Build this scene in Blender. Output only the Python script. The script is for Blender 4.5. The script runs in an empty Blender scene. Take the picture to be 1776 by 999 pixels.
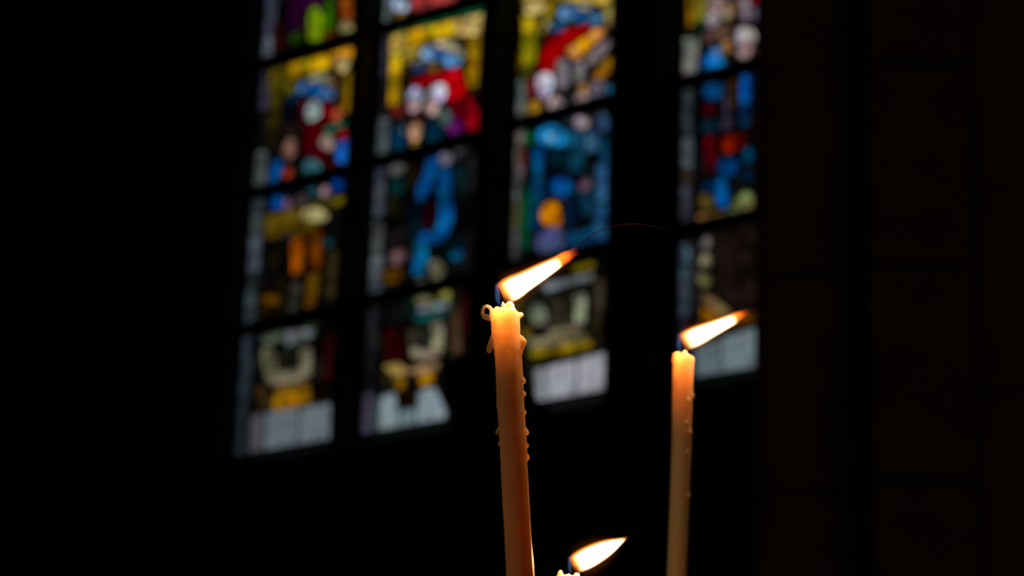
import bpy, bmesh, math, random
from math import sin, cos, pi, radians
from mathutils import Vector, Matrix
from mathutils.geometry import delaunay_2d_cdt
random.seed(7)
S = bpy.context.scene
COL = S.collection
# ------------------------------------------------------------------ camera
FPX = 4500.0                      # focal length in pixels of the 1776 px wide frame
PITCH, ROLL, YAW = radians(18.03), radians(2.13), radians(38.8)
CAM = Vector((0, 0, 1.25))
_f = Vector((0, cos(PITCH), sin(PITCH))); _r = Vector((1, 0, 0)); _u = _r.cross(_f)
_r2 = _r * cos(ROLL) + _u * sin(ROLL); _u2 = _u * cos(ROLL) - _r * sin(ROLL)
RZ = Matrix.Rotation(YAW, 3, 'Z')
FWD, RIGHT, UP = RZ @ _f, RZ @ _r2, RZ @ _u2
HF = Vector((FWD.x, FWD.y, 0)).normalized()      # horizontal forward
HR = Vector((HF.y, -HF.x, 0))
cd = bpy.data.cameras.new('camera'); cam = bpy.data.objects.new('camera', cd); COL.objects.link(cam)
M = Matrix((RIGHT, UP, -FWD)).transposed().to_4x4(); M.translation = CAM
cam.matrix_world = M
cd.sensor_width = 36.0; cd.lens = FPX / 1776 * 36; cd.clip_start = 0.05; cd.clip_end = 200
S1 = 1.34                         # distance of the nearest candle
cd.dof.use_dof = True; cd.dof.focus_distance = S1 + 0.01; cd.dof.aperture_fstop = 12.0
S.camera = cam
# ------------------------------------------------------------------ world: overcast sky outside
w = bpy.data.worlds.new('sky'); S.world = w; w.use_nodes = True
bg = w.node_tree.nodes['Background']; bg.inputs[0].default_value = (0.97, 0.985, 1.0, 1); bg.inputs[1].default_value = 1.0
# ------------------------------------------------------------------ warm fill light added out of view to lift the pier, no fixture
ld = bpy.data.lights.new('nave_lamp', 'POINT'); ld.energy = 34.0; ld.color = (1.0, 0.55, 0.22); ld.shadow_soft_size = 0.15
lo = bpy.data.objects.new('nave_lamp', ld); COL.objects.link(lo); lo.location = (-2.0, -1.0, 4.2)
# ------------------------------------------------------------------ exposure
S.view_settings.view_transform = 'Standard'; S.view_settings.look = 'None'
S.view_settings.exposure = 0.0; S.view_settings.gamma = 1.0; S.view_settings.use_curve_mapping = False
cy = S.cycles
cy.use_denoising = True
cy.max_bounces = 8; cy.transparent_max_bounces = 24; cy.volume_bounces = 0
cy.sample_clamp_indirect = 4.0
cy.volume_step_rate = 0.15; cy.volume_max_steps = 256

# ================================================================== helpers
def ray(x, y):
    return FWD + RIGHT * ((x - 888) / FPX) - UP * ((y - 499.5) / FPX)
def at_y(x, y, Y):                # point on the plane y = Y
    d = ray(x, y); return CAM + d * ((Y - CAM.y) / d.y)
def lin(c):
    return tuple((v / 255 / 12.92 if v / 255 <= 0.04045 else ((v / 255 + 0.055) / 1.055) ** 2.4) for v in c)
def proj(p):
    q = p - CAM; z = q.dot(FWD)
    return 888 + q.dot(RIGHT) / z * FPX, 499.5 - q.dot(UP) / z * FPX
def empty(name, loc, label=None, cat=None, group=None, kind=None):
    o = bpy.data.objects.new(name, None); COL.objects.link(o); o.location = loc
    o.empty_display_size = 0.05
    if label: o['label'] = label
    if cat: o['category'] = cat
    if group: o['group'] = group
    if kind: o['kind'] = kind
    return o
def wloc(o):
    v = Vector((0, 0, 0))
    while o: v += Vector(o.location); o = o.parent
    return v
def mesh_obj(name, verts, faces, mat, parent=None, loc=None, smooth=False, kind=None):
    """verts in world space; origin at loc (or the parent's origin)"""
    base = wloc(parent) if parent else Vector((0, 0, 0))
    o_loc = Vector(loc) if loc is not None else base
    me = bpy.data.meshes.new(name)
    me.from_pydata([tuple(Vector(v) - o_loc) for v in verts], [], faces)
    me.update()
    if mat: me.materials.append(mat)
    if smooth: me.polygons.foreach_set('use_smooth', [True] * len(me.polygons))
    o = bpy.data.objects.new(name, me); COL.objects.link(o)
    if parent: o.parent = parent
    o.location = o_loc - base
    if kind: o['kind'] = kind
    return o
def fix_normals(o):
    bm = bmesh.new(); bm.from_mesh(o.data); bmesh.ops.recalc_face_normals(bm, faces=bm.faces); bm.to_mesh(o.data); bm.free()
class MB:
    def __init__(s): s.v = []; s.f = []
    def box(s, x0, x1, y0, y1, z0, z1):
        b = len(s.v)
        s.v += [Vector(p) for p in ((x0,y0,z0),(x1,y0,z0),(x1,y1,z0),(x0,y1,z0),(x0,y0,z1),(x1,y0,z1),(x1,y1,z1),(x0,y1,z1))]
        s.f += [tuple(b + i for i in q) for q in ((0,3,2,1),(4,5,6,7),(0,1,5,4),(1,2,6,5),(2,3,7,6),(3,0,4,7))]
    def prism(s, pts, z0, z1):     # pts: ccw (x, y)
        b = len(s.v); n = len(pts)
        s.v += [Vector((x, y, z0)) for x, y in pts] + [Vector((x, y, z1)) for x, y in pts]
        s.f += [tuple(b + i for i in reversed(range(n))), tuple(b + n + i for i in range(n))]
        s.f += [(b + i, b + (i + 1) % n, b + n + (i + 1) % n, b + n + i) for i in range(n)]
    def bar(s, a, c, hw, hd, dirn):   # rectangular bar a->c, half width hw across, half depth hd along dirn
        t = (c - a).normalized(); sd = t.cross(dirn).normalized() * hw; dd = dirn * hd
        b = len(s.v)
        for p in (a, c): s.v += [p - sd - dd, p + sd - dd, p + sd + dd, p - sd + dd]
        s.f += [tuple(b + i for i in q) for q in ((0,1,2,3),(7,6,5,4),(0,4,5,1),(1,5,6,2),(2,6,7,3),(3,7,4,0))]
    def rings(s, rings, cap=True):
        b = len(s.v); n = len(rings[0])
        for r in rings: s.v += r
        for i in range(len(rings) - 1):
            for j in range(n):
                k = (j + 1) % n
                s.f.append((b + i*n + j, b + i*n + k, b + (i+1)*n + k, b + (i+1)*n + j))
        if cap:
            s.f.append(tuple(b + j for j in reversed(range(n)))); s.f.append(tuple(b + (len(rings)-1)*n + j for j in range(n)))
    def tube(s, pts, rad, n=8, cap=True):
        rs = []
        for i, p in enumerate(pts):
            t = (pts[min(i+1, len(pts)-1)] - pts[max(i-1, 0)]).normalized()
            a = t.cross(HF).normalized(); c = t.cross(a).normalized(); r = rad[i] if isinstance(rad, (list, tuple)) else rad
            rs.append([p + a * (r * cos(2*pi*j/n)) + c * (r * sin(2*pi*j/n)) for j in range(n)])
        s.rings(rs, cap)
    def ball(s, c, rx, rz=None, ry=None, n=12):
        rz = rz or rx; ry = ry or rx; rs = []
        for i in range(1, n):
            th = pi * i / n
            rs.append([c + HR * (rx * sin(th) * cos(2*pi*j/n)) + HF * (ry * sin(th) * sin(2*pi*j/n)) + Vector((0, 0, -rz * cos(th))) for j in range(n)])
        s.rings(rs)
    def lathe(s, c, prof, n=24):       # prof: (r, z)
        s.rings([[Vector((c[0] + r*cos(2*pi*j/n), c[1] + r*sin(2*pi*j/n), z)) for j in range(n)] for r, z in prof])
    def build(s, name, mat, parent=None, loc=None, smooth=False, kind=None):
        o = mesh_obj(name, s.v, s.f, mat, parent, loc, smooth, kind); fix_normals(o); return o
def new_mat(name):
    m = bpy.data.materials.new(name); m.use_nodes = True
    return m, m.node_tree.nodes, m.node_tree.links

# ================================================================== materials
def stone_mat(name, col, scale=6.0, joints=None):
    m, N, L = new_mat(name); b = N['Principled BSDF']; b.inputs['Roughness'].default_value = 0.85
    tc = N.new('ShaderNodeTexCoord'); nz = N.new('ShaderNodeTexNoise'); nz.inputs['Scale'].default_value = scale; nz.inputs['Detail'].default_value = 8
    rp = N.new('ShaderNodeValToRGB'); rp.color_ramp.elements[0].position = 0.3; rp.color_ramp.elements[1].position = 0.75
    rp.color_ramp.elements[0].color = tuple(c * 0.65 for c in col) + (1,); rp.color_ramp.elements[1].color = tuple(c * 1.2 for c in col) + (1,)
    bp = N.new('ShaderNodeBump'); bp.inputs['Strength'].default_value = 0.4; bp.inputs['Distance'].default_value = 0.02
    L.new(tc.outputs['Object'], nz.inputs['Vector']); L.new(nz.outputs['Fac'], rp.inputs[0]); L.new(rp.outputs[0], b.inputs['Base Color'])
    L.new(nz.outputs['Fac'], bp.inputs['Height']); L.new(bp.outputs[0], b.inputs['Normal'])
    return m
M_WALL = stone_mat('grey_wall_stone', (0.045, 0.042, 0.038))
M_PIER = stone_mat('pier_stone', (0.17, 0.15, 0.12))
M_MORTAR = stone_mat('mortar', (0.03, 0.027, 0.024), 20)
M_FLOOR = stone_mat('floor_stone', (0.10, 0.09, 0.08))
def metal(name, col, rough=0.5):
    m, N, L = new_mat(name); b = N['Principled BSDF']; b.inputs['Base Color'].default_value = col + (1,)
    b.inputs['Metallic'].default_value = 1.0; b.inputs['Roughness'].default_value = rough
    nz = N.new('ShaderNodeTexNoise'); nz.inputs['Scale'].default_value = 40; bp = N.new('ShaderNodeBump'); bp.inputs['Strength'].default_value = 0.2
    L.new(nz.outputs['Fac'], bp.inputs['Height']); L.new(bp.outputs[0], b.inputs['Normal']); return m
M_LEAD = metal('lead', (0.03, 0.03, 0.032), 0.7); M_IRON = metal('iron', (0.02, 0.02, 0.02), 0.6)
M_BRASS = metal('brass', (0.35, 0.22, 0.08), 0.35)

def glass_mat(name, inscribed=False):
    m, N, L = new_mat(name); N.remove(N['Principled BSDF'])
    oi = N.new('ShaderNodeObjectInfo'); tc = N.new('ShaderNodeTexCoord')
    nz = N.new('ShaderNodeTexNoise'); nz.inputs['Scale'].default_value = 26; nz.inputs['Detail'].default_value = 5
    mr = N.new('ShaderNodeMapRange'); mr.inputs['From Min'].default_value = 0.3; mr.inputs['From Max'].default_value = 0.7
    mr.inputs['To Min'].default_value = 0.72; mr.inputs['To Max'].default_value = 1.22
    L.new(tc.outputs['Object'], nz.inputs['Vector']); L.new(nz.outputs['Fac'], mr.inputs['Value'])
    fac = mr.outputs[0]
    if inscribed:                    # rows of close upright strokes, too blurred in the photograph to read
        mp = N.new('ShaderNodeMapping'); mp.inputs['Scale'].default_value = (1, 1, 0.16)
        n2 = N.new('ShaderNodeTexNoise'); n2.inputs['Scale'].default_value = 70; n2.inputs['Detail'].default_value = 1
        m2 = N.new('ShaderNodeMapRange'); m2.inputs['From Min'].default_value = 0.42; m2.inputs['From Max'].default_value = 0.55
        m2.inputs['To Min'].default_value = 0.62; m2.inputs['To Max'].default_value = 1.1
        L.new(tc.outputs['Object'], mp.inputs['Vector']); L.new(mp.outputs[0], n2.inputs['Vector']); L.new(n2.outputs['Fac'], m2.inputs['Value'])
        mu = N.new('ShaderNodeMath'); mu.operation = 'MULTIPLY'; L.new(fac, mu.inputs[0]); L.new(m2.outputs[0], mu.inputs[1]); fac = mu.outputs[0]
    else:                            # vitreous-paint modelling: small patches and thin dark contour lines
        vo = N.new('ShaderNodeTexVoronoi'); vo.feature = 'DISTANCE_TO_EDGE'; vo.inputs['Scale'].default_value = 17
        vc = N.new('ShaderNodeTexVoronoi'); vc.inputs['Scale'].default_value = 17
        ed = N.new('ShaderNodeMapRange'); ed.inputs['From Min'].default_value = 0.0; ed.inputs['From Max'].default_value = 0.07
        ed.inputs['To Min'].default_value = 0.25; ed.inputs['To Max'].default_value = 1.0
        sc = N.new('ShaderNodeSeparateColor'); cm = N.new('ShaderNodeMapRange'); cm.inputs['To Min'].default_value = 0.45; cm.inputs['To Max'].default_value = 1.5
        L.new(tc.outputs['Object'], vo.inputs['Vector']); L.new(tc.outputs['Object'], vc.inputs['Vector'])
        L.new(vo.outputs['Distance'], ed.inputs['Value']); L.new(vc.outputs['Color'], sc.inputs[0]); L.new(sc.outputs[0], cm.inputs['Value'])
        for q in (ed.outputs[0], cm.outputs[0]):
            mu = N.new('ShaderNodeMath'); mu.operation = 'MULTIPLY'; L.new(fac, mu.inputs[0]); L.new(q, mu.inputs[1]); fac = mu.outputs[0]
    # slight change of hue from patch to patch of the pot-metal glass
    nh = N.new('ShaderNodeTexNoise'); nh.inputs['Scale'].default_value = 14; nh.inputs['Detail'].default_value = 3
    hv = N.new('ShaderNodeVectorMath'); hv.operation = 'MULTIPLY_ADD'; k_ = .25 if inscribed else 1.2; hv.inputs[1].default_value = (k_,) * 3; hv.inputs[2].default_value = (1 - k_ / 2 - .02,) * 3
    hm = N.new('ShaderNodeVectorMath'); hm.operation = 'MULTIPLY'
    L.new(tc.outputs['Object'], nh.inputs['Vector']); L.new(nh.outputs['Color'], hv.inputs[0]); L.new(hv.outputs[0], hm.inputs[0]); L.new(oi.outputs['Color'], hm.inputs[1])
    mul = N.new('ShaderNodeVectorMath'); mul.operation = 'SCALE'; L.new(hm.outputs[0], mul.inputs[0]); L.new(fac, mul.inputs['Scale'])
    g = N.new('ShaderNodeVectorMath'); g.operation = 'POWER' if False else 'MULTIPLY'
    # light crosses two faces of each pane: each face passes the square root of the tint
    sp = N.new('ShaderNodeSeparateXYZ'); cb = N.new('ShaderNodeCombineXYZ'); L.new(mul.outputs[0], sp.inputs[0]); N.remove(g)
    for i in range(3):
        p = N.new('ShaderNodeMath'); p.operation = 'POWER'; p.inputs[1].default_value = 0.5; p.use_clamp = True
        L.new(sp.outputs[i], p.inputs[0]); L.new(p.outputs[0], cb.inputs[i])
    t = N.new('ShaderNodeBsdfTransparent'); L.new(cb.outputs[0], t.inputs['Color'])
    gl = N.new('ShaderNodeBsdfGlossy'); gl.inputs['Roughness'].default_value = 0.15
    mx = N.new('ShaderNodeMixShader'); mx.inputs[0].default_value = 0.03
    L.new(t.outputs[0], mx.inputs[1]); L.new(gl.outputs[0], mx.inputs[2]); L.new(mx.outputs[0], N['Material Output'].inputs['Surface'])
    return m
M_GLASS = glass_mat('stained_glass'); M_TEXT = glass_mat('inscribed_glass', True)

def wax_mat(name='candle_wax', depth=0.02):
    m, N, L = new_mat(name); b = N['Principled BSDF']
    b.inputs['Base Color'].default_value = (0.97, 0.80, 0.60, 1)
    b.inputs['Roughness'].default_value = 0.42
    b.inputs['Subsurface Weight'].default_value = 1.0
    b.inputs['Subsurface Radius'].default_value = (1.0, 0.5, 0.25)
    b.inputs['Subsurface Scale'].default_value = depth
    b.inputs['IOR'].default_value = 1.43
    nz = N.new('ShaderNodeTexNoise'); nz.inputs['Scale'].default_value = 260; nz.inputs['Detail'].default_value = 3
    tc = N.new('ShaderNodeTexCoord'); mp = N.new('ShaderNodeMapping'); mp.inputs['Scale'].default_value = (1, 1, 0.15)
    bp = N.new('ShaderNodeBump'); bp.inputs['Strength'].default_value = 0.25; bp.inputs['Distance'].default_value = 0.001
    L.new(tc.outputs['Object'], mp.inputs[0]); L.new(mp.outputs[0], nz.inputs['Vector']); L.new(nz.outputs['Fac'], bp.inputs['Height']); L.new(bp.outputs[0], b.inputs['Normal'])
    return m
M_WAX = wax_mat()
m, N, L = new_mat('charred_wick'); N['Principled BSDF'].inputs['Base Color'].default_value = (0.002, 0.0012, 0.001, 1); N['Principled BSDF'].inputs['Specular IOR Level'].default_value = 0.0; M_WICK = m
m, N, L = new_mat('soot_thread'); b = N['Principled BSDF']; b.inputs['Base Color'].default_value = (0.05, 0.02, 0.015, 1)
b.inputs['Emission Color'].default_value = (1.0, 0.25, 0.12, 1); b.inputs['Emission Strength'].default_value = 0.004; M_SOOT = m

# ================================================================== the window wall
YG = 10.5                          # glass plane
DEP = 0.10                         # mullion front stands this far in front of the glass
# lancets: left edge, right edge seen in the photo (pixels, several heights), bars
LAN = [
 dict(left=[(450,0),(443,150),(432,338),(418,575),(400,790)], right=[(614,80),(600,300),(583,540),(574,765)],
      bars=[[(450,110),(612,72)], [(432,338),(600,300)], [(418,575),(580,540)]], bottom=[(400,795),(572,765)]),
 dict(left=[(662,0),(648,280),(632,525),(620,757)], right=[(838,20),(831,240),(812,490)],
      bars=[[(655,50),(835,8)], [(645,285),(830,240)], [(630,525),(800,490)]], bottom=[(622,757),(770,730)]),
 dict(left=[(903,0),(886,220),(878,450)], right=[(1061,0),(1057,200),(1052,440),(1052,680)],
      bars=[None, [(880,222),(1057,178)], [(880,465),(1050,435)]], bottom=[(950,697),(1052,680)]),
 dict(left=[(1188,0),(1175,180),(1170,400),(1169,560)], right=None,
      bars=[None, [(1175,150),(1305,115)], [(1175,405),(1300,378)]], bottom=[(1208,657),(1305,643)]),
]
def mean(l): return sum(l) / len(l)
for i, l in enumerate(LAN):
    l['x0'] = mean([at_y(*p, YG).x for p in l['left']])
    l['x1'] = mean([at_y(*p, YG - DEP).x for p in l['right']]) if l['right'] else l['x0'] + (LAN[2]['x1'] - LAN[2]['x0'])
    zb = [mean([at_y(*p, YG).z for p in b]) if b else None for b in l['bars']]
    l['zs'] = mean([at_y(*p, YG).z for p in l['bottom']])
    if zb[0] is None: zb[0] = zb[1] + (LAN[1]['zb'][0] - LAN[1]['zb'][1])
    l['zb'] = zb + [l['zs']]
ZTOP = LAN[0]['zb'][0] + 0.75       # one more bar line, outside the frame
ZHEAD = ZTOP + 0.6

def E(cx, cy, rx, ry=None, n=14):
    ry = ry or rx; out = []; a = cx * 1.7 + cy * .9
    for i in range(n):
        t = 2 * pi * i / n; q = 1 + .09 * sin(2 * t + a) + .07 * sin(3 * t + 2.3 * a)
        out.append((cx + rx * q * cos(t), cy + ry * q * sin(t)))
    return out
def B(x0, y0, x1, y1, k=-0.2): # a patch whose top and bottom follow the slope of the bars
    d = k * (x1 - x0) / 2
    return [(x0, y0 - d), (x1, y0 + d), (x1, y1 + d), (x0, y1 - d)]
T = 'text'
ART = [[  # lower tints darker: dimmer daylight outside is put into the glass colour
 # ---------- first lancet: left glass fillet
 ((72,76,92),[(452,-10),(482,-10),(478,60),(448,66)]), ((112,122,130),[(448,66),(478,60),(476,106),(444,112)]),
 ((52,52,64),[(444,115),(470,112),(466,190),(438,192)]), ((18,16,18),[(438,192),(466,190),(462,262),(434,264)]),
 ((84,88,90),[(434,264),(464,260),(461,334),(430,340)]), ((62,72,78),[(428,340),(458,338),(455,405),(424,405)]),
 ((78,82,94),[(424,405),(455,405),(450,472),(420,472)]), ((34,36,38),[(420,472),(450,472),(446,505),(418,505)]),
 ((62,74,82),[(418,505),(446,505),(442,572),(412,576)]), ((56,68,80),[(412,578),(440,576),(436,650),(406,650)]),
 ((42,50,56),[(406,650),(436,650),(428,725),(400,725)]), ((38,46,50),[(398,725),(428,725),(423,792),(392,795)]),
 # head panel
 ((44,2,40),B(498,-20,562,50)), ((34,3,34),B(495,46,530,70)), ((132,165,12),E(548,46,17,33)), ((66,120,8),[(566,-4),(578,0),(577,55),(562,70),(560,40)]),
 ((34,64,4),E(515,65,14,12)), ((165,80,14),[(590,-5),(612,-5),(612,32),(590,36)]), ((172,150,95),E(600,48,12,12)), ((130,58,8),E(571,62,11,9)),
 ((45,10,10),[(472,40),(494,44),(494,82),(472,90)]),
 # canopy panel
 ((96,80,4),[(464,124),(500,112),(505,142),(466,160)]), ((165,130,8),[(500,112),(535,102),(538,128),(505,142)]), ((225,175,12),[(535,102),(572,92),(574,118),(538,128)]),
 ((238,165,30),[(572,92),(613,80),(612,104),(574,118)]), ((222,190,120),E(594,112,14,13)), ((160,118,4),[(598,124),(612,122),(610,196),(592,196)]), ((110,80,4),[(592,150),(598,150),(592,200),(584,198)]),
 ((64,52,4),[(468,158),(492,148),(486,215),(464,225)]), ((30,26,4),[(464,225),(486,215),(482,262),(462,264)]), ((84,74,20),[(492,146),(520,136),(512,160),(492,172)]),
 ((148,148,116),[(525,140),(550,126),(572,130),(582,145),(570,150),(548,142),(530,152)]), ((195,140,72),[(568,136),(582,140),(584,160),(574,152)]),
 ((72,124,195),E(528,151,14,11)), ((6,92,160),[(538,148),(556,142),(560,162),(546,168),(530,166)]), ((82,140,212),E(566,164,14,14)), ((4,38,72),E(512,171,12,9)),
 ((78,0,8),[(518,176),(580,172),(586,200),(574,262),(560,282),(528,282),(524,230)]), ((135,0,8),[(560,186),(574,182),(574,212),(560,214)]),
 ((150,168,170),E(543,192,14,20)), ((198,96,58),E(584,200,9,12)), ((2,96,74),[(562,222),(580,214),(603,206),(600,222),(582,228),(562,232)]),
 ((178,150,140),E(568,247,13,15)), ((150,6,6),E(593,233,10,10)), ((26,92,190),[(580,248),(603,240),(602,284),(584,282)]),
 ((132,92,78),[(500,238),(516,242),(514,266),(502,280),(490,272),(490,256)]), ((4,84,150),[(464,314),(470,286),(484,274),(492,288),(484,308),(480,328),(464,330)]),
 ((132,46,26),E(499,304,11,15)), ((62,120,130),E(541,290,17,15)), ((92,14,12),E(574,286,9,10)),
 # table panel
 ((4,86,178),E(481,352,13,12)), ((122,98,120),E(499,354,9,10)), ((84,66,70),E(521,348,13,9)), ((38,78,88),E(544,334,12,9)), ((158,132,132),E(566,333,11,11)), ((4,72,182),E(585,322,12,12)),
 ((128,112,4),[(572,346),(598,338),(598,352),(574,362)]), ((92,80,10),[(532,352),(572,346),(574,358),(536,362)]),
 ((192,176,118),E(545,373,26,12)), ((108,88,16),[(458,372),(520,360),(524,384),(490,400),(456,402)]), ((88,68,6),[(456,402),(520,384),(566,386),(540,402),(510,410),(456,416)]),
 ((165,82,2),[(503,414),(527,410),(526,472),(506,478)]), ((118,58,2),[(537,402),(560,398),(558,462),(540,466)]), ((26,66,78),E(569,421,9,9)), ((20,34,60),E(499,412,9,6)),
 ((54,46,22),[(572,432),(590,430),(580,520),(562,520)]), ((112,74,4),[(534,476),(554,472),(548,530),(528,534)]), ((56,54,46),[(504,492),(526,488),(516,542),(498,546)]), ((108,74,6),E(471,520,19,9)),
 ((24,18,6),[(462,430),(490,424),(488,470),(462,474)]),
 # shield panel
 ((72,78,66),[(452,582),(494,572),(494,590),(454,600)]), ((110,116,116),[(494,574),(546,568),(546,584),(496,602)]), ((40,50,20),[(530,562),(552,558),(552,566),(530,570)]),
 ((102,98,74),[(452,604),(474,600),(482,628),(482,648),(456,648)]), ((132,126,98),[(518,606),(542,602),(540,652),(518,658)]), ((120,114,88),[(458,648),(518,638),(536,652),(520,664),(470,668),(460,660)]),
 ((26,26,18),[(482,606),(518,602),(518,638),(484,640)]), ((46,8,8),[(562,582),(580,578),(576,658),(560,660)]),
 ((62,40,18),[(438,668),(460,672),(474,706),(452,714)]), ((176,122,10),[(480,676),(538,666),(540,700),(476,714),(470,700)]), ((112,84,26),[(480,668),(536,660),(538,670),(482,682)]),
 ((88,84,90),[(434,720),(460,715),(458,786),(430,790)],T), ((112,124,132),[(460,715),(520,706),(518,778),(458,786)],T), ((120,132,138),[(520,706),(574,698),(573,766),(518,778)],T),
],[
 # ---------- second lancet
 ((128,142,148),[(662,-10),(680,-10),(676,40),(656,48)]), ((56,58,70),[(655,56),(676,52),(672,130),(650,134)]), ((30,28,34),[(650,134),(672,130),(670,205),(648,205)]),
 ((96,106,112),[(648,205),(676,205),(673,272),(645,280)]), ((86,90,108),[(642,290),(670,284),(666,372),(640,376)]), ((82,86,84),[(640,376),(666,388),(664,445),(638,445)]),
 ((98,102,116),[(638,445),(666,445),(664,508),(634,515)]), ((42,42,46),[(630,530),(660,524),(656,605),(626,605)]), ((20,20,22),[(626,605),(656,605),(650,680),(622,684)]), ((66,64,78),[(622,684),(650,680),(646,750),(618,756)]),
 ((182,192,218),E(695,8,15,15)), ((182,140,40),E(693,29,11,9)), ((196,66,66),[(712,-10),(748,-10),(744,16),(714,24)]), ((206,76,70),[(748,-10),(795,-10),(790,4),(745,16)]), ((160,58,24),E(721,22,8,6)),
 ((2,88,50),[(682,50),(838,12),(838,24),(682,62)]),
 ((205,168,70),[(676,62),(706,54),(704,86),(676,98)]), ((218,172,8),[(706,54),(746,45),(746,72),(704,84)]), ((222,176,14),[(746,45),(788,34),(790,62),(746,72)]), ((232,198,112),[(788,34),(838,22),(834,62),(790,62)]),
 ((206,160,14),[(676,98),(698,92),(694,140),(674,144)]), ((168,130,8),[(674,144),(694,140),(694,182),(672,186)]), ((182,138,14),[(810,64),(834,62),(832,112),(812,112)]), ((178,134,12),[(806,112),(832,112),(828,152),(812,150)]),
 ((60,42,6),[(698,104),(710,92),(712,140),(698,142)]), ((190,158,62),[(698,88),(742,74),(738,84),(716,98),(710,112),(700,110)]), ((206,190,150),[(736,84),(764,70),(790,74),(806,90),(806,104),(790,92),(762,82),(742,90)]), ((170,145,72),[(712,112),(726,96),(734,104),(726,112)]),
 ((128,178,234),E(746,93,15,15)), ((28,100,165),[(758,82),(774,88),(778,102),(768,112),(756,104)]), ((102,168,234),E(784,105,16,13)), ((50,78,126),E(727,118,13,9)), ((124,94,24),E(752,117,11,10)),
 ((196,0,12),[(762,124),(796,117),(806,140),(812,158),(800,170),(774,176),(770,150)]), ((172,2,20),[(712,142),(736,128),(762,126),(768,150),(744,150),(714,152)]), ((110,0,16),[(774,176),(800,170),(806,196),(806,236),(796,232),(786,200)]), ((150,4,22),[(806,160),(816,168),(832,196),(831,228),(808,234)]),
 ((182,182,212),E(720,164,13,15)), ((206,160,158),[(708,172),(722,176),(732,172),(728,190),(716,196),(706,188)]), ((228,226,250),E(759,162,17,17)), ((232,186,178),E(748,186,13,14)), ((116,34,26),[(676,182),(704,180),(702,200),(676,206)]),
 ((88,110,110),E(771,204,14,15)), ((108,24,110),E(790,220,13,16)), ((4,56,80),[(740,212),(756,204),(768,222),(774,244),(740,252)]), ((2,60,90),[(678,224),(702,216),(706,262),(678,268)]), ((160,72,18),[(706,214),(720,208),(734,214),(730,222),(708,222)]),
 ((222,170,130),E(720,229,12,16)), ((132,98,26),E(720,250,10,5)), ((84,112,120),E(700,226,5,9)),
 # legs panel
 ((132,126,126),E(689,293,13,11)), ((14,60,60),[(674,306),(700,304),(702,335),(674,340)]), ((38,32,2),[(708,292),(724,286),(722,326),(708,330)]), ((34,32,14),[(668,340),(692,340),(688,372),(668,374)]),
 ((4,86,160),[(738,278),(762,268),(764,282),(756,302),(748,328),(736,350),(722,348),(722,326),(730,300)]), ((6,84,152),[(764,272),(782,290),(785,348),(760,350),(757,320),(756,302)]),
 ((10,110,192),[(760,350),(785,348),(788,378),(778,406),(764,420),(752,402),(760,378)]), ((8,90,162),[(752,402),(764,420),(738,428),(722,416),(732,402)]), ((12,132,196),[(722,418),(742,428),(744,450),(738,474),(724,482),(714,474),(716,450)]),
 ((134,128,148),E(772,276,12,13)), ((86,84,96),E(797,265,10,12)), ((16,50,54),[(786,290),(810,284),(810,330),(790,340)]), ((48,2,14),[(736,356),(754,350),(752,398),(734,400)]), ((60,4,50),[(728,286),(738,280),(732,306),(724,320)]),
 ((38,36,36),[(812,262),(834,256),(830,330),(810,334)]), ((10,92,138),E(796,442,17,10)), ((148,116,116),E(690,446,15,14)), ((100,68,6),E(680,478,20,15)), ((132,132,104),E(757,468,16,17)), ((122,120,88),E(733,492,12,9)), ((30,26,26),[(806,402),(822,398),(818,482),(802,486)]),
 # lower panel
 ((142,144,96),E(734,520,16,10)), ((132,132,58),E(772,514,12,10)), ((132,148,152),[(724,532),(750,526),(782,520),(780,534),(750,542),(724,542)]), ((14,92,90),[(718,548),(768,540),(790,524),(792,532),(770,552),(722,560)]),
 ((148,142,112),[(746,562),(766,556),(770,566),(770,606),(748,608)]), ((132,126,98),[(710,600),(748,608),(770,606),(764,618),(735,624),(712,620)]), ((56,54,42),[(718,570),(745,564),(747,606),(718,600)]), ((66,64,54),[(706,572),(718,570),(718,600),(708,602)]),
 ((46,2,6),[(666,572),(702,568),(704,624),(668,634)]), ((76,56,38),[(778,536),(800,530),(802,612),(782,620)]), ((60,6,12),[(800,514),(812,510),(810,582),(800,584)]),
 ((172,138,74),[(664,634),(692,628),(706,640),(700,652),(680,656)]), ((190,152,104),[(706,640),(734,632),(762,626),(762,642),(736,648),(706,650)]), ((208,145,10),[(724,650),(756,644),(750,668),(728,668)]), ((146,100,8),[(682,658),(706,652),(702,672),(692,680)]),
 ((66,88,90),[(650,690),(660,688),(656,748),(646,750)],T), ((146,162,168),[(660,688),(686,678),(692,716),(690,742),(656,748)],T), ((122,140,148),[(692,712),(724,706),(722,738),(690,742)],T), ((152,168,176),[(724,682),(736,672),(756,672),(776,716),(774,730),(722,738)],T),
],[
 # ---------- third lancet
 ((38,38,52),[(884,-40),(904,-40),(902,50),(880,54)]), ((22,22,30),[(880,54),(902,50),(896,138),(876,140)]), ((106,112,106),[(884,140),(914,138),(912,212),(880,218)]),
 ((180,150,22),[(904,-40),(955,-40),(950,-2),(904,4)]), ((232,198,118),E(926,12,17,16)), ((172,142,20),[(944,0),(966,-4),(960,24),(946,40)]), ((192,170,60),[(940,30),(956,26),(950,54),(938,60)]), ((154,146,12),[(906,60),(934,48),(930,110),(902,116)]), ((180,145,16),[(904,28),(936,30),(934,48),(906,60)]),
 ((136,100,8),[(894,92),(906,88),(904,130),(892,132)]), ((120,106,26),[(908,116),(926,110),(920,134),(908,136)]), ((60,62,18),[(904,118),(914,112),(912,138),(900,138)]),
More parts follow.
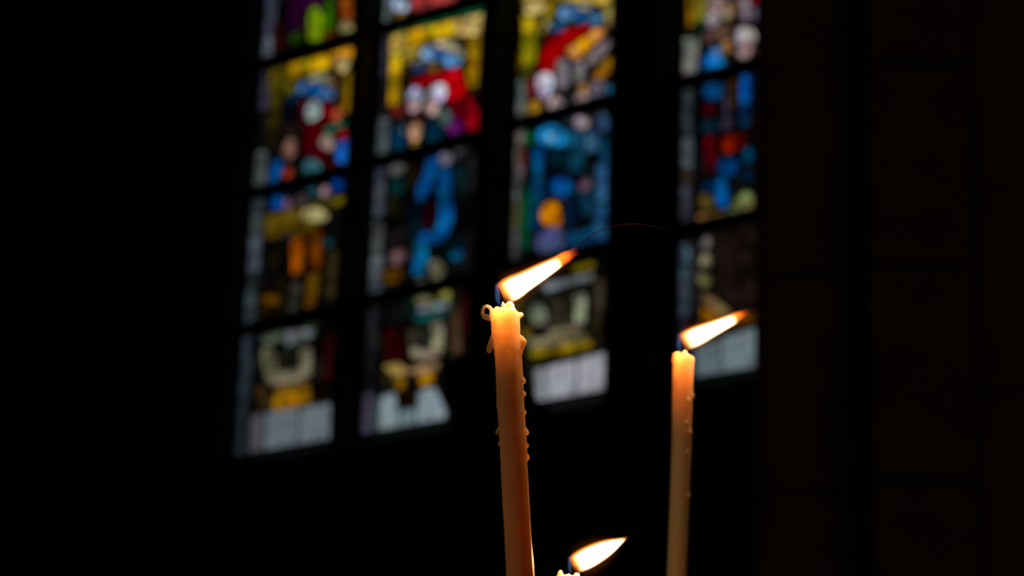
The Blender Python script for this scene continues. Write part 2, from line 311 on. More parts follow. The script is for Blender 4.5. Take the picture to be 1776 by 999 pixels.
 ((205,172,66),[(966,-40),(1062,-40),(1062,6),(1040,8),(1010,2),(966,6)]), ((172,150,76),[(1044,8),(1062,6),(1061,48),(1048,46)]), ((196,186,164),E(1014,12,13,7)),
 ((114,174,236),E(984,22,15,15)), ((24,100,165),[(998,18),(1012,20),(1018,36),(1004,44),(994,38)]), ((90,152,216),E(1031,32,14,12)), ((34,92,136),E(967,47,14,11)), ((60,34,22),E(990,43,8,6)), ((190,160,100),[(942,36),(958,30),(956,44),(944,52)]),
 ((182,0,4),[(950,68),(980,52),(1018,42),(1032,48),(1012,62),(988,78),(974,98),(968,122),(952,128),(932,126),(938,92)]),
 ((244,162,78),[(1026,52),(1048,46),(1050,58),(1032,74),(1020,64)]), ((255,156,14),[(1000,72),(1020,60),(1032,76),(1016,94),(1004,90)]), ((246,158,72),[(982,84),(1000,74),(1006,92),(1012,98),(1000,104),(984,98)]),
 ((128,116,116),[(1056,66),(1062,74),(1050,92),(1026,114),(1014,112),(1020,96),(1036,78)]), ((176,166,172),[(966,104),(984,100),(988,126),(984,154),(966,150),(962,130)]), ((34,74,78),[(987,106),(994,106),(994,144),(988,146)]), ((146,136,142),[(996,106),(1012,108),(1016,124),(1008,148),(996,148)]),
 ((184,118,22),[(1050,100),(1062,98),(1060,122),(1032,154),(1020,150),(1028,132)]), ((164,112,40),[(998,148),(1020,144),(1030,156),(1004,164)]),
 ((218,218,240),E(945,147,18,21)), ((136,0,18),[(918,134),(928,128),(926,166),(916,168)]), ((196,170,176),E(965,181,14,16)), ((188,162,164),E(1008,173,14,14)), ((80,56,44),E(976,161,12,6)), ((120,116,132),E(1036,154,15,18)), ((26,92,124),E(1056,158,8,12)), ((24,44,56),[(982,168),(994,166),(994,188),(984,190)]),
 ((190,136,38),E(926,188,13,16)),
 # blue panel
 ((106,100,98),[(884,228),(912,222),(910,300),(884,300)]), ((124,58,56),E(906,270,7,18)), ((80,78,76),[(882,300),(908,300),(906,322),(880,322)]), ((102,108,104),E(890,335,13,16)), ((80,74,46),[(880,352),(904,350),(902,396),(878,396)]), ((96,96,96),[(878,398),(902,396),(900,448),(874,456)]),
 ((30,160,236),E(958,236,28,19)), ((112,202,255),E(956,238,11,8)), ((0,94,48),[(910,232),(928,226),(930,244),(918,256),(910,250)]), ((4,92,150),[(924,256),(944,254),(942,302),(924,302)]),
 ((18,78,112),[(984,222),(1010,228),(1012,262),(982,262)]), ((54,94,126),[(1012,228),(1036,222),(1040,262),(1014,266)]), ((12,72,112),[(1040,240),(1054,236),(1054,290),(1040,288)]), ((182,154,166),E(1008,213,13,13)), ((72,110,160),E(1045,211,13,16)), ((40,56,66),E(988,212,10,8)),
 ((2,38,52),[(946,268),(980,262),(984,290),(950,296)]), ((14,66,92),[(982,262),(1014,264),(1014,300),(984,296)]), ((4,18,24),[(944,282),(960,282),(960,318),(944,318)]),
 ((4,88,160),E(975,324,18,19)), ((92,74,92),E(1015,320,11,14)), ((48,98,142),[(1032,286),(1054,282),(1053,352),(1032,354)]), ((12,54,78),[(1000,334),(1032,332),(1030,372),(1000,374)]), ((34,84,124),[(1030,358),(1053,354),(1052,432),(1030,434)]),
 ((8,68,108),[(920,306),(944,304),(940,402),(920,402)]), ((0,28,66),[(944,322),(958,320),(956,346),(942,348)]), ((0,86,54),[(906,324),(920,320),(918,430),(904,434)]),
 ((226,132,0),E(956,373,18,25)), ((8,40,70),[(980,348),(996,346),(996,392),(980,394)]), ((2,16,28),[(994,352),(1004,350),(1006,390),(996,392)]),
 ((84,94,142),E(955,420,28,26)), ((14,84,128),[(984,404),(1030,394),(1030,428),(1000,440),(984,438)]), ((60,48,80),E(935,448,16,9)),
 # lower panel
 ((112,98,4),[(992,462),(1032,452),(1034,464),(996,474)]), ((124,130,134),[(940,492),(985,482),(1030,470),(1030,486),(985,496),(944,508)]),
 ((144,148,120),[(994,512),(1016,506),(1018,522),(1016,560),(996,564)]), ((132,136,110),E(934,546,17,20)), ((120,114,86),[(948,570),(996,564),(1014,562),(1004,576),(952,584)]), ((56,50,34),[(954,520),(992,512),(992,562),(954,568)]), ((70,60,42),[(1030,484),(1050,480),(1048,536),(1030,540)]),
 ((46,36,20),[(1022,540),(1044,538),(1042,600),(1028,604)]), ((100,82,20),E(912,578,13,10)), ((70,56,20),[(884,520),(908,516),(908,560),(884,564)]), ((138,122,88),[(914,586),(968,582),(1014,574),(1022,588),(968,600),(918,606)]),
 ((150,124,10),[(916,606),(966,602),(966,614),(920,620)]), ((184,154,14),[(966,600),(1024,588),(1028,602),(966,616)]),
 ((150,152,158),[(900,648),(946,636),(948,700),(900,706)],T), ((178,178,188),[(946,636),(1000,622),(1000,692),(948,700)],T), ((182,182,190),[(1000,622),(1052,610),(1056,680),(1000,692)],T),
],[
 # ---------- fourth lancet
 ((126,126,120),[(1180,66),(1213,62),(1210,134),(1176,142)]), ((60,72,76),[(1172,152),(1202,150),(1202,232),(1170,232)]), ((92,98,104),[(1170,238),(1204,238),(1202,292),(1170,292)]), ((54,44,32),[(1170,292),(1202,292),(1202,322),(1170,322)]), ((72,72,86),[(1170,322),(1200,322),(1199,394),(1170,396)]),
 ((70,92,106),[(1170,424),(1198,422),(1198,486),(1170,486)]), ((64,72,84),[(1168,486),(1197,486),(1196,548),(1168,548)]), ((44,36,46),[(1168,548),(1196,548),(1194,606),(1166,606)]), ((40,38,44),[(1198,418),(1212,416),(1210,540),(1197,544)]),
 ((134,126,34),[(1202,-40),(1228,-40),(1224,38),(1204,44)]), ((134,92,2),[(1190,-20),(1204,-20),(1204,44),(1192,50)]), ((170,144,128),[(1228,-30),(1260,-30),(1256,20),(1226,24)]), ((186,170,172),E(1237,34,13,15)), ((158,132,108),E(1262,20,11,16)), ((148,102,38),E(1273,10,6,14)), ((24,64,140),[(1262,-30),(1284,-30),(1280,-4),(1262,-2)]),
 ((152,134,140),[(1280,-6),(1300,-6),(1300,34),(1282,36)]), ((108,0,24),[(1300,-20),(1318,-20),(1318,10),(1301,10)]), ((84,78,86),[(1300,12),(1314,12),(1314,36),(1300,36)]), ((2,72,32),E(1214,45,10,9)), ((108,82,60),[(1240,44),(1276,38),(1274,68),(1244,72)]), ((98,74,72),[(1218,56),(1242,50),(1244,72),(1220,78)]),
 ((206,190,200),E(1293,66,17,22)), ((210,170,166),E(1292,90,14,12)), ((174,130,82),E(1260,82,11,12)), ((14,124,196),[(1214,124),(1216,96),(1230,84),(1244,88),(1256,106),(1266,112),(1262,122)]), ((100,160,216),E(1242,90,11,9)), ((8,84,140),[(1214,100),(1226,92),(1224,116),(1214,124)]),
 ((6,84,146),E(1238,158,22,15)), ((74,44,12),[(1262,140),(1280,136),(1278,186),(1264,190)]), ((82,76,104),[(1254,150),(1262,148),(1264,200),(1256,204)]), ((8,94,188),E(1292,155,12,28)), ((16,58,104),[(1280,184),(1302,182),(1300,220),(1282,220)]), ((94,0,14),E(1230,191,10,12)),
 ((12,42,60),[(1216,208),(1250,206),(1250,230),(1216,232)]), ((94,0,14),[(1220,236),(1243,234),(1242,296),(1222,300)]), ((62,50,74),E(1262,216,11,14)), ((178,38,0),E(1266,250,13,17)), ((108,14,0),E(1283,246,10,15)), ((0,78,124),E(1297,270,10,15)), ((0,64,128),E(1262,292,18,20)), ((2,46,78),E(1296,305,9,14)), ((0,46,96),E(1230,325,14,12)), ((4,112,196),E(1252,336,14,25)),
 ((112,106,40),E(1226,350,16,14)), ((172,122,68),[(1208,372),(1258,366),(1256,382),(1236,388),(1210,388)]), ((152,156,92),E(1290,352,18,20)), ((140,146,86),E(1271,370,15,11)),
 ((112,106,106),E(1224,422,10,11)), ((128,118,90),E(1224,453,11,13)), ((122,112,72),E(1222,486,12,15)), ((30,20,16),[(1238,402),(1330,380),(1330,530),(1262,532),(1238,502)]),
 ((138,110,66),[(1216,506),(1234,514),(1270,542),(1264,556),(1240,540),(1220,524)]), ((150,86,6),[(1216,530),(1240,542),(1252,556),(1214,562)]), ((110,62,4),[(1264,552),(1320,536),(1320,556),(1270,566)]),  # last patch here paints the flame mantle's orange glow into the glass
 ((104,118,124),[(1206,604),(1250,586),(1252,650),(1206,658)],T), ((128,144,150),[(1250,586),(1330,560),(1330,640),(1252,652)],T),
]]
DARKS = [(10,10,12),(7,9,18),(16,7,8),(13,13,6),(8,12,12),(20,13,6)]
TOPC = [(60,90,150),(130,20,25),(160,120,30),(120,120,110),(20,80,60),(30,40,90)]
def inside(p, poly):
    x, y = p; c = False; n = len(poly)
    for i in range(n):
        x0, y0 = poly[i]; x1, y1 = poly[i - 1]
        if (y0 > y) != (y1 > y) and x < (x1 - x0) * (y - y0) / (y1 - y0) + x0: c = not c
    return c
YDIR = Vector((0, 1, 0))
def to_xz(x, y):
    p = at_y(x, y, YG); return (p.x, p.z)
names = ['stained glass lancet window, leftmost of the four, with a gold canopy over a bearded head',
         'second stained glass lancet from the left, with a large red robe and white-haired heads',
         'stained glass lancet above the nearest flame, mostly blue with an orange oval',
         'stained glass lancet cut off by the dark pier, blue figure and dull brown lower field']
rnd = random.Random(11)
for wi, l in enumerate(LAN):
    x0, x1, zb = l['x0'], l['x1'], l['zb']
    root = empty('window_%d' % (wi + 1), (x0 + (x1 - x0) / 2, YG, l['zs']), names[wi], 'window', None, 'structure')
    shapes = []
    for s in ART[wi]:
        shapes.append((s[0], [to_xz(*p) for p in s[1]], len(s) > 2))
    # bands of panels between the saddle bars, from the sill up
    cuts = [zb[3], zb[2], zb[1], zb[0], ZTOP, ZHEAD]
    vis_top = at_y(888, 0, YG).z
    for pi_ in range(5):
        za, zc = cuts[pi_], cuts[pi_ + 1]
        verts, edges = [], []
        def addpoly(pts, closed=True, tag=None):
            b = len(verts)
            verts.extend(Vector(p) for p in pts)
            n = len(pts)
            for i in range(n if closed else n - 1):
                edges.append((b + i, b + (i + 1) % n)); etag.append(tag)
        etag = []
        addpoly([(x0, za), (x1, za), (x1, zc), (x0, zc)])
        here = []
        for si, (c, pts, tx) in enumerate(shapes):
            if min(p[1] for p in pts) < zc and max(p[1] for p in pts) > za:
                here.append(si)
                # clip roughly: keep the polygon, pieces outside the panel are dropped later
                addpoly(pts)
        step = 0.125 if pi_ < 3 else 0.16
        nx, nz_ = int((x1 - x0) / step), max(2, int((zc - za) / step))
        g = {}
        for i in range(nx + 1):
            for j in range(nz_ + 1):
                jx = 0 if i in (0, nx) else rnd.uniform(-.28, .28) * step; jz = 0 if j in (0, nz_) else rnd.uniform(-.28, .28) * step
                g[i, j] = (x0 + (x1 - x0) * i / nx + jx, za + (zc - za) * j / nz_ + jz)
        for i in range(1, nx):
            for j in range(nz_): addpoly([g[i, j], g[i, j + 1]], False, 'L')
        for j in range(1, nz_):
            for i in range(nx): addpoly([g[i, j], g[i + 1, j]], False, 'L')
        V, Ed, Fc, _, oe, _ = delaunay_2d_cdt(verts, edges, [], 0, 1e-5)
        lead = {}
        for k, e in enumerate(Ed):
            src = oe[k]
            if src and all(etag[q % len(etag)] == 'L' for q in src): lead[frozenset(e)] = True
        tri_shape = []
        for f in Fc:
            c = ((V[f[0]].x + V[f[1]].x + V[f[2]].x) / 3, (V[f[0]].y + V[f[1]].y + V[f[2]].y) / 3)
            if not (x0 < c[0] < x1 and za < c[1] < zc): tri_shape.append(None); continue
            top = -1
            for si in here:
                if inside(c, shapes[si][1]): top = si
            tri_shape.append(top)
        emap = {}
        for ti, f in enumerate(Fc):
            if tri_shape[ti] is None: continue
            for a, b in ((f[0], f[1]), (f[1], f[2]), (f[2], f[0])): emap.setdefault(frozenset((a, b)), []).append(ti)
        par = list(range(len(Fc)))
        def find(a):
            while par[a] != a: par[a] = par[par[a]]; a = par[a]
            return a
        for e, ts in emap.items():
            if len(ts) == 2 and tri_shape[ts[0]] == tri_shape[ts[1]] and not (tri_shape[ts[0]] == -1 and e in lead):
                par[find(ts[0])] = find(ts[1])
        comps = {}
        for ti in range(len(Fc)):
            if tri_shape[ti] is not None: comps.setdefault(find(ti), []).append(ti)
        def area(ts): return sum(abs((V[Fc[t][1]] - V[Fc[t][0]]).cross(V[Fc[t][2]] - V[Fc[t][0]])) / 2 for t in ts)
        # lead network of this panel
        mb = MB()
        for e, ts in emap.items():
            if len(ts) == 1 or find(ts[0]) != find(ts[1]):
                a, b = tuple(e); A, Bv = V[a], V[b]
                if (A - Bv).length < 1e-4: continue
                hw = 0.0065 if len(ts) == 1 else 0.0026
                mb.bar(Vector((A.x, YG, A.y)), Vector((Bv.x, YG, Bv.y)), hw, 0.005, YDIR)
        small = [c for c, ts in comps.items() if area(ts) < 0.00018]
        for c in small:
            for t in comps[c]:
                b = len(mb.v); mb.v += [Vector((V[q].x, YG - 0.003, V[q].y)) for q in Fc[t]]; mb.f.append((b, b + 1, b + 2))
            comps.pop(c) if False else None
        panel = mb.build('leaded_panel', M_LEAD, root)
        for c, ts in comps.items():
            if c in small: continue
            si = tri_shape[ts[0]]
            tx = False
            if si == -1:
                if za >= cuts[3] - 0.01 and pi_ >= 4: colr = rnd.choice(TOPC)
                elif pi_ == 3 and za > 0 and False: colr = (0, 0, 0)
                else:
                    q = Fc[ts[0]]; cxz = ((V[q[0]].x + V[q[1]].x + V[q[2]].x) / 3, (V[q[0]].y + V[q[1]].y + V[q[2]].y) / 3)
                    near = min(shapes, key=lambda sh: min((p[0] - cxz[0])**2 + (p[1] - cxz[1])**2 for p in sh[1]))[0]
                    kk = rnd.uniform(.10, .24); colr = tuple(v * kk + d * .4 for v, d in zip(near, rnd.choice(DARKS)))
            else: colr = shapes[si][0]; tx = shapes[si][2]
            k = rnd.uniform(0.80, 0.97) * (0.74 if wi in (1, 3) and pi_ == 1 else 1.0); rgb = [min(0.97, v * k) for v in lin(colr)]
            # solid pane: front, back and rim
            ids = sorted({q for t in ts for q in Fc[t]}); ix = {q: i for i, q in enumerate(ids)}; n = len(ids)
            dy = rnd.uniform(-0.0006, 0.0006)
            vv = [Vector((V[q].x, YG - 0.0015 + dy, V[q].y)) for q in ids] + [Vector((V[q].x, YG + 0.0015 + dy, V[q].y)) for q in ids]
            ff = []
            for t in ts:
                a, b, d = (ix[q] for q in Fc[t]); ff += [(a, b, d), (n + d, n + b, n + a)]
                for a_, b_ in ((Fc[t][0], Fc[t][1]), (Fc[t][1], Fc[t][2]), (Fc[t][2], Fc[t][0])):
                    o2 = [q for q in emap[frozenset((a_, b_))] if find(q) == c]
                    if len(o2) == 1: ff.append((ix[b_], ix[a_], n + ix[a_], n + ix[b_]))
            o = mesh_obj('glass_pane', vv, ff, M_TEXT if tx else M_GLASS, panel)
            o.color = (*rgb, 1)
    # saddle bars and iron frame
    for z in zb[:3] + [ZTOP]:
        mb = MB(); mb.bar(Vector((x0, YG - 0.02, z)), Vector((x1, YG - 0.02, z)), 0.041, 0.012, YDIR); mb.build('saddle_bar', M_IRON, root)
    mb = MB(); mb.box(x0, x0 + 0.02, YG - 0.012, YG + 0.012, zb[3], ZHEAD); mb.box(x1 - 0.02, x1, YG - 0.012, YG + 0.012, zb[3], ZHEAD)
    mb.box(x0, x1, YG - 0.012, YG + 0.012, zb[3] - 0.01, zb[3] + 0.012); mb.box(x0, x1, YG - 0.012, YG + 0.012, ZHEAD - 0.012, ZHEAD)
    mb.build('window_frame', M_IRON, root)

# ---------------------------------------------------------------- walls, floor, ceiling
RX0, RX1, RY0, ZC = -15.5, 6.0, -5.0, 13.0
YF = YG - DEP; YB = YG + 0.045
ZSILL = min(l['zs'] for l in LAN)
mb = MB()
xa, xb = LAN[0]['x0'], LAN[3]['x1']
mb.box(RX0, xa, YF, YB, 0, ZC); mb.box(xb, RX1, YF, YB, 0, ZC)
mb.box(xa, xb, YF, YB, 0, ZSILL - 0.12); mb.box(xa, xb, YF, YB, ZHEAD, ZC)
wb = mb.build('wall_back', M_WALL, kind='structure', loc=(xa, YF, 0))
mb = MB()                                        # sloping sills, one per light, in one stone course
for i, l in enumerate(LAN):
    xl = LAN[i - 1]['x1'] if i else xa; 
    b = len(mb.v); X0, X1, z1 = (l['x0'] if i == 0 else LAN[i-1]['x1']), l['x1'], l['zs']
    mb.v += [Vector(p) for p in ((X0,YF-.06,ZSILL-.12),(X1,YF-.06,ZSILL-.12),(X1,YB,ZSILL-.12),(X0,YB,ZSILL-.12),(X0,YF-.06,ZSILL-.10),(X1,YF-.06,ZSILL-.10),(X1,YG-.01,z1),(X0,YG-.01,z1),(X1,YB,z1),(X0,YB,z1))]
    mb.f += [tuple(b + q for q in f) for f in ((0,3,2,1),(0,1,5,4),(4,5,6,7),(7,6,8,9),(2,3,9,8),(1,2,8,6,5),(0,4,7,9,3))]
mb.build('trim_1', M_WALL, kind='structure', loc=(xa, YF, ZSILL))
for i in range(3):                               # mullions: moulded stone shafts between the lights
    a, b = LAN[i]['x1'], LAN[i + 1]['x0']
    if b - a < 0.02: b = a + 0.02
    nose = min(0.05, (b - a) * 0.3)
    mb = MB()
    mb.prism([(a, YF), (a + nose*.3, YF - .02), (b - nose*1.4 if b-a > .25 else b - nose, YF - .02), (b, YG - .03), (b, YG + .02), (b - nose, YG + .06), (a + nose, YG + .06), (a, YG + .02)], ZSILL - 0.1, ZHEAD)
    mb.build('trim_%d' % (i + 2), M_WALL, kind='structure', loc=((a + b) / 2, YG, ZSILL))
mb = MB(); mb.box(RX0 - .4, RX0, RY0, YB, 0, ZC); mb.build('wall_left', M_WALL, kind='structure', loc=(RX0, 0, 0))
mb = MB(); mb.box(RX1, RX1 + .4, RY0, YB, 0, ZC); mb.build('wall_right', M_WALL, kind='structure', loc=(RX1, 0, 0))
mb = MB(); mb.box(RX0 - .4, RX1 + .4, RY0 - .4, RY0, 0, ZC); mb.build('wall_front', M_WALL, kind='structure', loc=(0, RY0, 0))
mb = MB(); mb.box(RX0 - .4, RX1 + .4, RY0 - .4, YB, ZC, ZC + .3); mb.build('ceiling', M_WALL, kind='structure', loc=(0, 0, ZC))
mb = MB(); mb.box(RX0 - .4, RX1 + .4, RY0 - .4, YB, -.3, 0); mb.build('floor', M_FLOOR, kind='structure', loc=(0, 0, 0))

# ---------------------------------------------------------------- clustered pier at the right
PD = 8.6
def at_d(x, y, d):
    r = ray(x, y); return CAM + r * (d / (r.dot(HF)))      # point on a vertical plane d ahead
pier = empty('pier', at_d(1560, 500, PD + .4).xy.to_3d(), 'dark clustered stone pier with round shafts, right of the windows', 'pier', None, 'structure')
def drum_stack(px0, px1, joints, d, label=None):
    c = at_d((px0 + px1) / 2, 500, d); k = d / HF.dot(FWD) / FPX * 1.0
    r = (at_d(px1, 500, d) - at_d(px0, 500, d)).length / 2
    zs = [0.0]
    zj = sorted(at_d((px0 + px1) / 2, j, d).z for j in joints); h = zj[1] - zj[0]
    z = zj[0]
    while z - h > 0.1: z -= h
    while z < ZC: zs.append(z); z += h
    zs.append(ZC)
    rn = random.Random(int(px0))
    for a, b in zip(zs, zs[1:]):
        if b - a < .03: continue
        g = 0.012; mb = MB(); rr = r * rn.uniform(.985, 1.015)
        mb.lathe((c.x, c.y), [(rr - .02, a), (rr - .02, a + g * .3), (rr, a + g * 1.4), (rr, b - g * 1.4), (rr - .02, b - g * .3), (rr - .02, b)], 24)
        mb.build('stone_drum', M_PIER, pier)
    return c, r
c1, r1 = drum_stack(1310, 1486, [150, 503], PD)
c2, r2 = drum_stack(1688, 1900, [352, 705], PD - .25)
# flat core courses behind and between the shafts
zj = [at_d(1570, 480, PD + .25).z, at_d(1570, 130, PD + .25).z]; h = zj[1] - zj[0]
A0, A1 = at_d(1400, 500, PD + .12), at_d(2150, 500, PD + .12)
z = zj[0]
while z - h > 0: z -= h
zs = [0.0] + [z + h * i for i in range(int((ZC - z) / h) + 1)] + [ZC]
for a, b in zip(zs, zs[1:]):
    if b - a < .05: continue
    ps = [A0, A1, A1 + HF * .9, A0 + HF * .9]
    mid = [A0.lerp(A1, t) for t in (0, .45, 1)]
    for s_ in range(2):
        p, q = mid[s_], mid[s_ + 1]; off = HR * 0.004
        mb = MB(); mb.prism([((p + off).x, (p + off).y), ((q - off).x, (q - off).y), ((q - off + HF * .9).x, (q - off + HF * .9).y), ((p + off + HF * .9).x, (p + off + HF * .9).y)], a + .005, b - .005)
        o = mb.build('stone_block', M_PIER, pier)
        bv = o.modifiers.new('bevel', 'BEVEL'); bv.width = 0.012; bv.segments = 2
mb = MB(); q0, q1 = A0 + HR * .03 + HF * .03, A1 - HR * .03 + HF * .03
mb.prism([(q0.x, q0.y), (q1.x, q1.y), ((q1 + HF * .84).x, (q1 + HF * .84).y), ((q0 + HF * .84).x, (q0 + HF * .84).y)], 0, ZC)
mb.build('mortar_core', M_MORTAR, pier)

# ---------------------------------------------------------------- carved bracket silhouetted before the window corners
cb = at_y(848, 700, YF - .29)
pz = lambda y: at_y(848, y, YF - .29).z
pw = (at_y(920, 660, YF - .29) - at_y(776, 660, YF - .29)).length / 2 * 0.85
zt = pz(628)
br = empty('stone_bracket', (cb.x, YF, pz(860)), 'dark stone bracket behind the nearest candle, covering the bottom corners of two lancets', 'bracket')
mb = MB(); mb.lathe((cb.x, cb.y), [(pw * .80, zt), (pw * .96, zt - .02), (pw, zt - .05), (pw * .98, zt - .12), (pw * .9, zt - .15), (pw * .84, pz(705)), (pw * .9, pz(712))], 8); mb.build('abacus', M_WALL, br)
mb = MB(); mb.lathe((cb.x, cb.y), [(pw * .88, pz(706)), (pw * .8, pz(730)), (pw * .5, pz(800)), (pw * .25, pz(850)), (pw * .1, pz(870))], 12); mb.build('corbel', M_WALL, br)
mb = MB(); mb.box(cb.x - pw * .35, cb.x + pw * .35, cb.y, YF - .004, pz(830), zt - .05); mb.build('tail_block', M_WALL, br)
lobe = at_y(938, 712, YF - .29)
mb = MB(); mb.ball(Vector((lobe.x, cb.y, lobe.z)), .05, .055, n=8); mb.build('carved_leaf', M_WALL, br, smooth=True)
for k in range(8):
    a = 2 * pi * k / 8
    mb = MB(); mb.ball(Vector((cb.x + pw * .92 * cos(a), cb.y + pw * .92 * sin(a), pz(690))), .035, .05, n=8); mb.build('carved_leaf', M_WALL, br, smooth=True)

for o in list(bpy.data.objects):
    if o.parent is None and o.get('kind') == 'structure' and not o.get('label'):
        n = o.name.split('_')[0]; txt = {'wall_back': 'dark grey stone wall pierced by four tall lancet windows', 'trim_1': 'dark sloping stone sill course under the four lancets',
            'trim_2': 'dark stone mullion between the first and second lancets', 'trim_3': 'dark stone mullion between the second and third lancets',
            'trim_4': 'broad dark stone mullion between the third and fourth lancets', 'floor': 'dark flagstone church floor below the frame', 'ceiling': 'dark church vault above the frame'}
        o['label'] = txt.get(o.name, 'dark %s side wall of the church' % o.name.split('_')[-1]); o['category'] = {'trim': 'mullion', 'wall': 'wall'}.get(n, n)
# ================================================================== candles
Z_TRAY = 1.13
def flame_mat(name, wid, tip_start, tip_red, blue=1.0, power=1.0):
    """volume of glowing gas and bloom haze in the flame's own axes: x along the flame 0..1, y up across it"""
    m, N, L = new_mat(name); N.remove(N['Principled BSDF'])
    tc = N.new('ShaderNodeTexCoord'); sp = N.new('ShaderNodeSeparateXYZ'); L.new(tc.outputs['Object'], sp.inputs[0])
    def math_(op, a, b=None, clamp=False):
        n = N.new('ShaderNodeMath'); n.operation = op; n.use_clamp = clamp
        for i, v in enumerate((a, b)):
            if v is None: continue
            if isinstance(v, (int, float)): n.inputs[i].default_value = v
            else: L.new(v, n.inputs[i])
        return n.outputs[0]
    def curve(inp, pts):
        n = N.new('ShaderNodeFloatCurve'); c = n.mapping.curves[0]
        c.points[0].location = pts[0]; c.points[1].location = pts[-1]
        for p in pts[1:-1]: c.points.new(*p)
        n.mapping.update(); L.new(inp, n.inputs['Value']); return n.outputs[0]
    def ramp(inp, a, b):           # smooth 0..1 from a to b
        n = N.new('ShaderNodeMapRange'); n.interpolation_type = 'SMOOTHSTEP'
        n.inputs['From Min'].default_value = min(a, b); n.inputs['From Max'].default_value = max(a, b)
        n.inputs['To Min'].default_value = 0 if a < b else 1; n.inputs['To Max'].default_value = 1 if a < b else 0
        L.new(inp, n.inputs['Value']); return n.outputs[0]
    x, y, z = sp.outputs
    w_ = curve(math_('MULTIPLY', x, 1.0, True), wid)
    y2 = math_('POWER', math_('ABSOLUTE', y), 2); z2 = math_('POWER', math_('ABSOLUTE', z), 2)
    rad = math_('DIVIDE', math_('SQRT', math_('ADD', y2, z2)), w_)
    ym = math_('POWER', math_('ABSOLUTE', math_('SUBTRACT', y, 0.014)), 2)
    radm = math_('DIVIDE', math_('SQRT', math_('ADD', ym, z2)), w_)
    core = ramp(rad, 1.02, 0.72); mantle = ramp(radm, 1.2, 0.85); halo = ramp(rad, 2.4, 0.9)
    # slanted front edge of the flame: the gas begins past the wick
    xs = math_('SUBTRACT', x, math_('MULTIPLY', y, 0.55))
    xc = math_('ADD', x, math_('MULTIPLY', math_('MULTIPLY', rad, rad), 0.06))
    on_core = math_('MULTIPLY', ramp(xc, 0.04, 0.30), ramp(x, tip_start + 0.09, tip_start - 0.06))
    on_mantle = math_('MULTIPLY', ramp(x, -0.05, 0.10), ramp(x, 1.06, tip_red))
    upper = ramp(y, -0.08, 0.05)
    e_core = math_('MULTIPLY', math_('MULTIPLY', core, on_core), 1700 * power)
    e_man = math_('MULTIPLY', math_('MULTIPLY', mantle, on_mantle), math_('ADD', math_('MULTIPLY', upper, 240 * power), 90 * power))
    e_halo = math_('MULTIPLY', math_('MULTIPLY', math_('POWER', halo, 2), math_('MULTIPLY', ramp(x, -0.02, .15), ramp(x, 1.12, .7))), 3.2)  # faint orange haze: lens bloom and outer flame glow put into the volume
    e_blue = math_('MULTIPLY', math_('MULTIPLY', mantle, math_('MULTIPLY', ramp(xs, -0.045, -0.075), ramp(xs, -0.14, -0.10))), 14 * blue)
    e_tip = math_('MULTIPLY', math_('MULTIPLY', mantle, math_('MULTIPLY', ramp(x, tip_start, tip_start + .16), ramp(x, 1.11, .98))), 75 if tip_start < .9 else 0)
    add = None
    for src, colr in ((e_core, (1.0, .60, .26, 1)), (e_man, (1.0, 0.22, 0.018, 1)), (e_halo, (1.0, .24, .02, 1)), (e_tip, (1.0, .06, .004, 1)), (e_blue, (0.16, 0.38, 0.9, 1))):
        em = N.new('ShaderNodeEmission'); em.inputs['Color'].default_value = colr; L.new(src, em.inputs['Strength'])
        if add is None: add = em.outputs[0]
        else:
            a = N.new('ShaderNodeAddShader'); L.new(add, a.inputs[0]); L.new(em.outputs[0], a.inputs[1]); add = a.outputs[0]
    L.new(add, N['Material Output'].inputs['Volume'])
    return m

